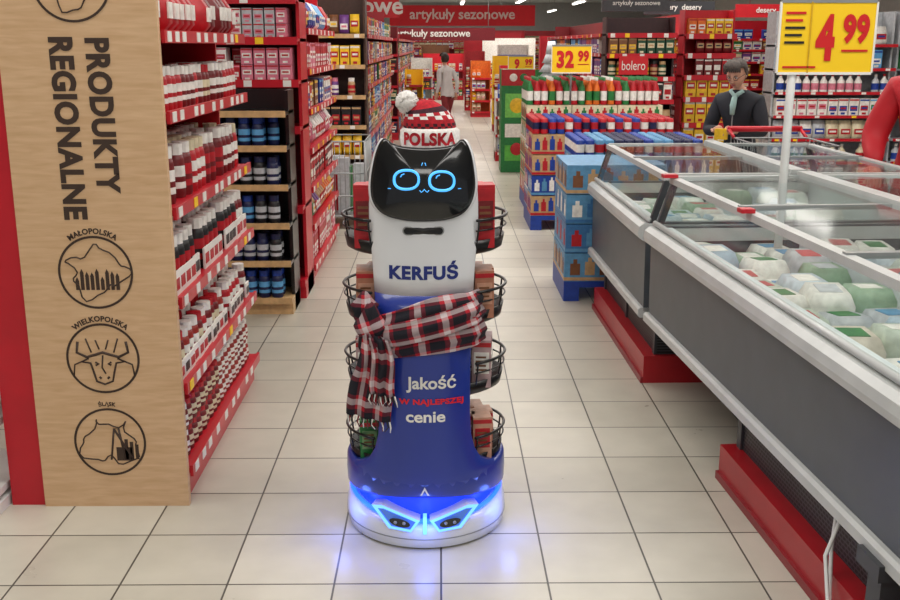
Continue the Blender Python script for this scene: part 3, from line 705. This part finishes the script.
HR=mat('knit_red',(168,24,38),.95,var=.3,scale=90); HW=mat('knit_white',(222,218,214),.95,var=.15,scale=90); HD=mat('knit_dark',(60,22,34),.95,var=.3,scale=90)
HE=empty('knit_bobble_hat',(0,0,0)); HE.parent=RO
b=MB(); cx,cyy=.02,-.075
def er(cx,cy,rx,ry,z,tx=0,n=40): return [(cx+rx*math.cos(2*math.pi*j/n)*(1+.015*math.cos(math.pi*j)),cy+ry*math.sin(2*math.pi*j/n)*(1+.015*math.cos(math.pi*j)),z+tx*math.cos(2*math.pi*j/n)) for j in range(n)]
def alt(rs,m1,m2,per=2):
    o=len(b.f); b.rings(rs,m1,True,False,False); k=b.mi(m2)
    for i in range(o,len(b.f)):
        if ((i-o)//per+(i-o)//len(rs[0]))%2: b.m[i]=k
b.rings([er(cx,cyy,.080,.073,1.280),er(cx,cyy,.090,.083,1.288),er(cx,cyy,.093,.085,1.318),er(cx,cyy,.091,.083,1.343),er(cx,cyy,.082,.074,1.350)],HW)
b.rings([er(cx,cyy,.0930,.0850,1.284),er(cx,cyy,.0942,.0862,1.294)],HR,cap0=False,cap1=False)
alt([er(cx,cyy,.080,.073,1.348),er(cx-.001,cyy,.081,.073,1.357),er(cx-.002,cyy,.080,.072,1.366)],HD,HR,1)
b.rings([er(cx-.002,cyy,.080,.072,1.366),er(cx-.004,cyy,.077,.069,1.378)],HR,cap0=False,cap1=False)
alt([er(cx-.004,cyy,.077,.069,1.378),er(cx-.008,cyy,.072,.065,1.388,.003),er(cx-.011,cyy,.067,.060,1.397,.005)],HW,HR,2)
b.rings([er(cx-.011,cyy,.067,.060,1.397,.005),er(cx-.018,cyy,.056,.050,1.410,.008)],HD,cap0=False,cap1=False)
b.rings([er(cx-.018,cyy,.056,.050,1.410,.008),er(cx-.030,cyy,.040,.036,1.420,.014),er(cx-.045,cyy,.02,.02,1.426,.01)],HR,cap0=False)
def hatp(x,z): 
    a=x/.094; return (cx+.0955*math.sin(a),cyy-.0875*math.cos(a),z)
put_text(b,'POLSKA',HR,lambda x,y:hatp(x,1.320+y),w=.185,h=.040,bold=.05)
b.build('cap',HE)
b=MB()
def pf(p,q): return q*(1+random.uniform(-.12,.14))
pc=(-.050,-.085,1.428); b.ell(pc,(.033,.033,.033),HW,26,18,fn=pf)
for i in range(260):
    d=Vector((random.gauss(0,1),random.gauss(0,1),random.gauss(0,1))).normalized(); p=Vector(pc)
    b.tube([p+d*.029,p+d*random.uniform(.034,.038)],[.003,.0012],HW,4)
b.build('pompom',HE)

# ------------------------------------------------ people
def skin_mesh(name,verts,edges,radii,mats,emat,parent,sub=2):
    me=bpy.data.meshes.new(name); me.from_pydata([tuple(v) for v in verts],edges,[]); o=bpy.data.objects.new(name,me); COL.objects.link(o)
    md=o.modifiers.new('s','SKIN'); md.use_smooth_shade=True
    lay=me.skin_vertices[0].data
    for i,r in enumerate(radii): lay[i].radius=(r,r); lay[i].use_root=(i==0)
    s=o.modifiers.new('u','SUBSURF'); s.levels=sub; s.render_levels=sub
    dg=bpy.context.evaluated_depsgraph_get(); dg.update(); nm=bpy.data.meshes.new_from_object(o.evaluated_get(dg))
    bpy.data.objects.remove(o); o=bpy.data.objects.new(name,nm); COL.objects.link(o)
    nm.materials.clear()
    for m in mats: nm.materials.append(m)
    V=[Vector(v) for v in verts]
    for p in nm.polygons:
        c=p.center; best=9;bi=0
        for k,(a,bb) in enumerate(edges):
            ab=V[bb]-V[a]; t=max(0,min(1,(c-V[a]).dot(ab)/max(ab.length_squared,1e-9))); d=(c-(V[a]+ab*t)).length-.5*(radii[a]*(1-t)+radii[bb]*t)
            if d<best: best=d;bi=k
        p.material_index=emat[bi]; p.use_smooth=True
    o.parent=parent; return o
SK=mat('skin',(206,156,132),.55); EYEW=mat('eye_white',(235,235,235),.3); EYED=mat('eye_dark',(35,28,25),.3); LIP=mat('lips',(165,90,85),.5)
def person(name,loc,rz,s,jacket,trousers,shoes,hair,lean_a=0,pitch=0,el=None,wr=None,glasses=False,scarf=None,yaw=0,held=None,step=0,bulk=1.0):
    P=empty(name,loc,(0,0,math.radians(rz))); P.scale=(s,s,s)
    V=[(0,0,.95),(0,0,1.10),(0,-.005,1.27),(0,0,1.41),(0,0,1.50),(0,-.015,1.57)]
    R=[.135,.125,.14*bulk,.10*bulk,.052,.047]
    V+=[(-.17,0,1.41),(.17,0,1.41)]; R+=[.066*bulk,.066*bulk]
    el=el or [(-.24,.03,1.14),(.24,.03,1.14)]; wr=wr or [(-.25,-.06,.90),(.25,-.06,.90)]
    V+=list(el)+list(wr); R+=[.052*bulk*bulk,.052*bulk*bulk,.036*bulk,.036*bulk]
    V+=[(-.09,0,.86),(.09,0,.86),(-.1,-.03-step,.49),(.1,-.02+step,.49),(-.1,.03-step*1.3,.09),(.1,.03+step*1.6,.09),(-.11,-.12-step*1.3,.04),(.11,-.12+step*1.6,.04)]
    R+=[.098,.098,.065,.065,.045,.045,.038,.038]
    Rm=Matrix.Translation((0,0,.95))@Matrix.Rotation(math.radians(lean_a),4,'X')@Matrix.Translation((0,0,-.95))
    V=[Vector(v) for v in V]
    for i in range(1,8): V[i]=Rm@V[i]
    E=[(0,1),(1,2),(2,3),(3,4),(4,5),(3,6),(3,7),(6,8),(7,9),(8,10),(9,11),(0,12),(0,13),(12,14),(13,15),(14,16),(15,17),(16,18),(17,19)]
    EM=[0,0,0,0,2,0,0,0,0,0,0,0,0,1,1,1,1,3,3]
    skin_mesh('body',V,E,R,[jacket,trousers,SK,shoes],EM,P)
    b=MB()
    nk=V[4]; b.lathe(nk.x,nk.y,[(.085,nk.z-.06),(.078,nk.z-.0),(.066,nk.z+.008),(.06,nk.z-.03)],jacket,18,sy=.95,c0=False,c1=False)
    b.tube([(0+.002,V[2].y-.135*bulk,1.0),(0,V[2].y-.14*bulk,1.15),(0,V[2].y-.135*bulk,1.3),(0,V[3].y-.10,1.42)],.006,GREY,5)
    b.lathe(0,0,[(.155,.84),(.16,.86),(.15,.93),(.142,1.0)],jacket,20,sy=.88,c0=False,c1=False)
    if scarf: 
        b.tube([(-.055,nk.y-.04,nk.z-.0),(0,nk.y-.085,nk.z-.05),(.055,nk.y-.04,nk.z)],[.02,.026,.02],scarf,8)
        b.tube([(0,nk.y-.085,nk.z-.05),(.005,nk.y-.125,nk.z-.12),(.01,nk.y-.145,nk.z-.20)],[.024,.028,.02],scarf,8)
    b.build('jacket_details',P)
    hp=V[5]; H=Matrix.Translation(hp)@Matrix.Rotation(math.radians(yaw),4,'Z')@Matrix.Rotation(math.radians(pitch),4,'X')@Matrix.Translation((0,-.015,.085))
    b=MB()
    def hf(p,q):
        if p.z<0: q.x*=1-.28*p.z*p.z; q.y*=1-.12*p.z*p.z
        if p.y<-.3 and -.4<p.z<.3:
            k=math.exp(-(p.x/.16)**2)*math.exp(-((p.z+.12)/.2)**2); q.y-=.02*k
        if p.y<0: 
            for sx in(-1,1): q.y+=.008*math.exp(-((p.x-sx*.38)/.16)**2-((p.z-.06)/.12)**2)
            q.y-=.006*math.exp(-(p.x/.3)**2-((p.z+.85)/.2)**2)
        return q
    b.ell((0,0,0),(.076,.097,.118),SK,32,24,M=H,fn=hf)
    for sx in(-1,1):
        b.ell((sx*.030,-.083,.008),(.013,.008,.007),EYEW,10,7,M=H); b.ell((sx*.030,-.089,.008),(.006,.004,.006),EYED,8,6,M=H)
        b.tube([(sx*.016,-.093,.026),(sx*.03,-.095,.031),(sx*.045,-.086,.027)],.003,hair,5,M=H)
        b.ell((sx*.077,.008,-.005),(.009,.018,.03),SK,10,8,M=H)
    b.ell((0,-.103,-.022),(.012,.014,.012),SK,10,8,M=H); b.tube([(0,-.092,.012),(0,-.104,-.018)],[.007,.01],SK,8,M=H)
    b.ell((0,-.090,-.055),(.024,.007,.0065),LIP,12,6,M=H)
    if glasses:
        for sx in(-1,1):
            b.tube([(sx*.031+.021*math.cos(a),-.098,.006+.016*math.sin(a)) for a in [2*math.pi*i/16 for i in range(16)]],.0018,BLACK,5,closed=True,M=H)
            b.tube([(sx*.052,-.097,.01),(sx*.078,-.03,.012),(sx*.08,.01,.01)],.002,BLACK,5,M=H)
        b.tube([(-.01,-.1,.008),(.01,-.1,.008)],.0018,BLACK,5,M=H)
    def hh(p,q):
        if p.y<-.25 and p.z<.45:
            q=Vector((q.x*.8,q.y*.25,q.z))
        q*=1+.03*math.sin(9*math.atan2(p.y,p.x)+4*p.z); return q
    b.ell((0,.016,.026),(.092,.106,.114),hair,30,20,M=H,fn=hh)
    for k in range(9):
        a=-.06+.015*k; b.tube([(a*.6,-.02,.135),(a*1.0,-.075,.108),(a*1.25,-.093,.062)],[.018,.016,.006],hair,7,M=H)
    b.build('head',P)
    b=MB()
    for k in(0,1):
        w=V[10+k]; e=V[8+k]; d=(w-e).normalized(); side=-1 if k==0 else 1
        up=Vector((0,0,1)); x=d.cross(up).normalized(); u=x.cross(d).normalized()
        b.tube([w-d*.03,w+d*.0,w+d*.035,w+d*.075,w+d*.09],[.03,.026,.034,.037,.028],SK,12)
        for f in range(4):
            off=(f-1.5)*.019; ln=[.062,.074,.070,.056][f]; r=.0085
            p0=w+d*.075+x*off; p1=p0+d*ln*.45-u*.006; p2=p1+d*ln*.25-u*.022; p3=p2+d*ln*.05-u*.024
            b.tube([p0,p1,p2,p3],[r*1.1,r,r*.92,r*.7],SK,8)
        inn=-x*side if (x.dot(Vector((1,0,0)))*side)>0 else x*side
        q0=w+d*.02+inn*.022; b.tube([q0,q0+inn*.028+d*.022,q0+inn*.032+d*.048-u*.012,q0+inn*.022+d*.066-u*.02],[.014,.012,.010,.008],SK,8)
    if held:
        c=(V[10]+V[11])/2+Vector((0,-.10,-.02)); b.box(c.x-.05,c.x+.05,c.y-.02,c.y+.03,c.z-.05,c.z+.04,held)
    b.build('hands',P)
    return P
HG=mat('hair_grey',(84,76,72),.8,var=.3,scale=60); HB=mat('hair_brown',(52,38,30),.7,var=.3,scale=60)
person('woman_shopper',(2.28,7.78,0),-38,.855,mat('dark_jacket',(36,38,46),.8),mat('dark_trousers',(40,42,50),.8),BLACK,HG,lean_a=12,pitch=24,
  el=[(-.25,-.14,1.13),(.25,-.14,1.13)],wr=[(-.085,-.35,1.16),(.085,-.35,1.16)],glasses=True,scarf=mat('teal_scarf',(150,180,176),.9,var=.3),held=yl,bulk=1.12)
person('red_jacket_shopper',(2.71,5.72,0),-25,.97,mat('red_jacket',(190,22,36),.6),mat('dark_trousers2',(36,38,48),.8),BLACK,HB,lean_a=4,pitch=12,
  el=[(-.28,.0,1.13),(.28,.0,1.13)],wr=[(-.25,-.18,.98),(.25,-.18,.95)],bulk=1.28)
person('distant_shopper',(.14,19.0,0),-150,.82,mat('pale_coat',(205,200,198),.8),mat('red_trousers',(130,40,45),.8),BLACK,HB,step=.12,lean_a=10)
b=MB(); CX0,CX1,CY0,CY1=2.02,2.52,6.45,7.05
def cr_(z,k): return [(CX0+k,CY0+k,z),(CX1-k,CY0+k,z),(CX1-k,CY1,z),(CX0+k,CY1,z)]
for z,k in((.55,.07),(.7,.045),(.85,.02),(.98,.0)): b.tube(cr_(z,k),.006,GREY,6,closed=True)
for i in range(9):
    t=i/8
    x=CX0+(CX1-CX0)*t
    b.tube([(x+(.07-.14*t),CY0+.07,.55),(x,CY0,.98)],.003,GREY,4); b.tube([(x+(.07-.14*t),CY1,.55),(x,CY1,.98)],.003,GREY,4)
    b.tube([(x+(.07-.14*t),CY0+.07,.55),(x+(.07-.14*t),CY1,.55)],.003,GREY,4)
    y=CY0+(CY1-CY0)*t
    b.tube([(CX0+.07,y,.55),(CX0,y,.98)],.003,GREY,4); b.tube([(CX1-.07,y,.55),(CX1,y,.98)],.003,GREY,4)
for x in(CX0,CX1):
    b.tube([(x,CY1,.98),(x,CY1+.14,1.03)],.012,RED,6); b.tube([(x,CY1,.55),(x,CY1-.02,.15),(x,CY0+.1,.12)],.012,GREY,6)
    for y in(CY0+.12,CY1-.03): b.tube([(x-.012,y,.055),(x+.012,y,.055)],.055,BLACK,14)
    for y in(CY0+.12,CY1-.03): b.tube([(x,y,.055),(x,y,.14)],.01,GREY,6)
b.tube([(CX0-.01,CY1+.14,1.03),(CX1+.01,CY1+.14,1.03)],.021,RED,10)
b.build('shopping_cart')

# ------------------------------------------------ lights
TUBE=mat('lamp_tube',(255,250,240),.5,em=7.0)
TUBE.cycles.emission_sampling='NONE'
for x,LZ,ys in((-4.5,3.2,(8,16,24,32,42,52)),(0.9,3.2,(8,16,24,32,42,52)),(5.5,3.2,(8,16,24,32,42,52)),(2.6,2.95,(34,46)),(-1.6,2.95,(34,))):
    for y in ys:
        b=MB(); b.box(x-.07,x+.07,y-1.6,y+1.6,LZ+.02,LZ+.08,WHITE); b.box(x-.055,x+.055,y-1.58,y+1.58,LZ,LZ+.02,TUBE)
        for yy in(y-1.2,y+1.2): b.tube([(x,yy,LZ+.08),(x,yy,CH)],.008,GREY,5)
        b.build('ceiling_lamp')
def area(n,loc,sx,sy,P,col=(1,.965,.915)):
    l=bpy.data.lights.new(n,'AREA'); l.shape='RECTANGLE'; l.size=sx; l.size_y=sy; l.energy=P; l.color=col
    o=bpy.data.objects.new(n,l); COL.objects.link(o); o.location=loc; return o
for y,P in((-1.5,170),(3.0,185),(8,235),(14,250),(21,270),(30,330),(42,400),(54,320)): area('ceiling_light_panel',(1.0,y,3.9),9,1.2,P)
for a in(-150,-90,-30):
    l=bpy.data.lights.new('led_glow','POINT'); l.energy=.45; l.color=(.1,.2,1); l.shadow_soft_size=.03; l.specular_factor=0
    o=bpy.data.objects.new('led_glow_light',l); COL.objects.link(o); a=math.radians(a); o.location=(.325*math.cos(a),.325*math.sin(a),.10); o.parent=RO
w=bpy.data.worlds.new('World'); sc.world=w; w.use_nodes=True
w.node_tree.nodes['Background'].inputs[0].default_value=(.95,.97,1,1); w.node_tree.nodes['Background'].inputs[1].default_value=.3
sc.view_settings.view_transform='Standard'
cam=bpy.data.cameras.new('camera'); co=bpy.data.objects.new('camera',cam); COL.objects.link(co)
cam.sensor_width=36; cam.lens=40.8; co.location=(0,0,1.6); co.rotation_euler=(math.radians(90-14.04),0,math.radians(-.55)); cam.clip_end=200
sc.camera=co
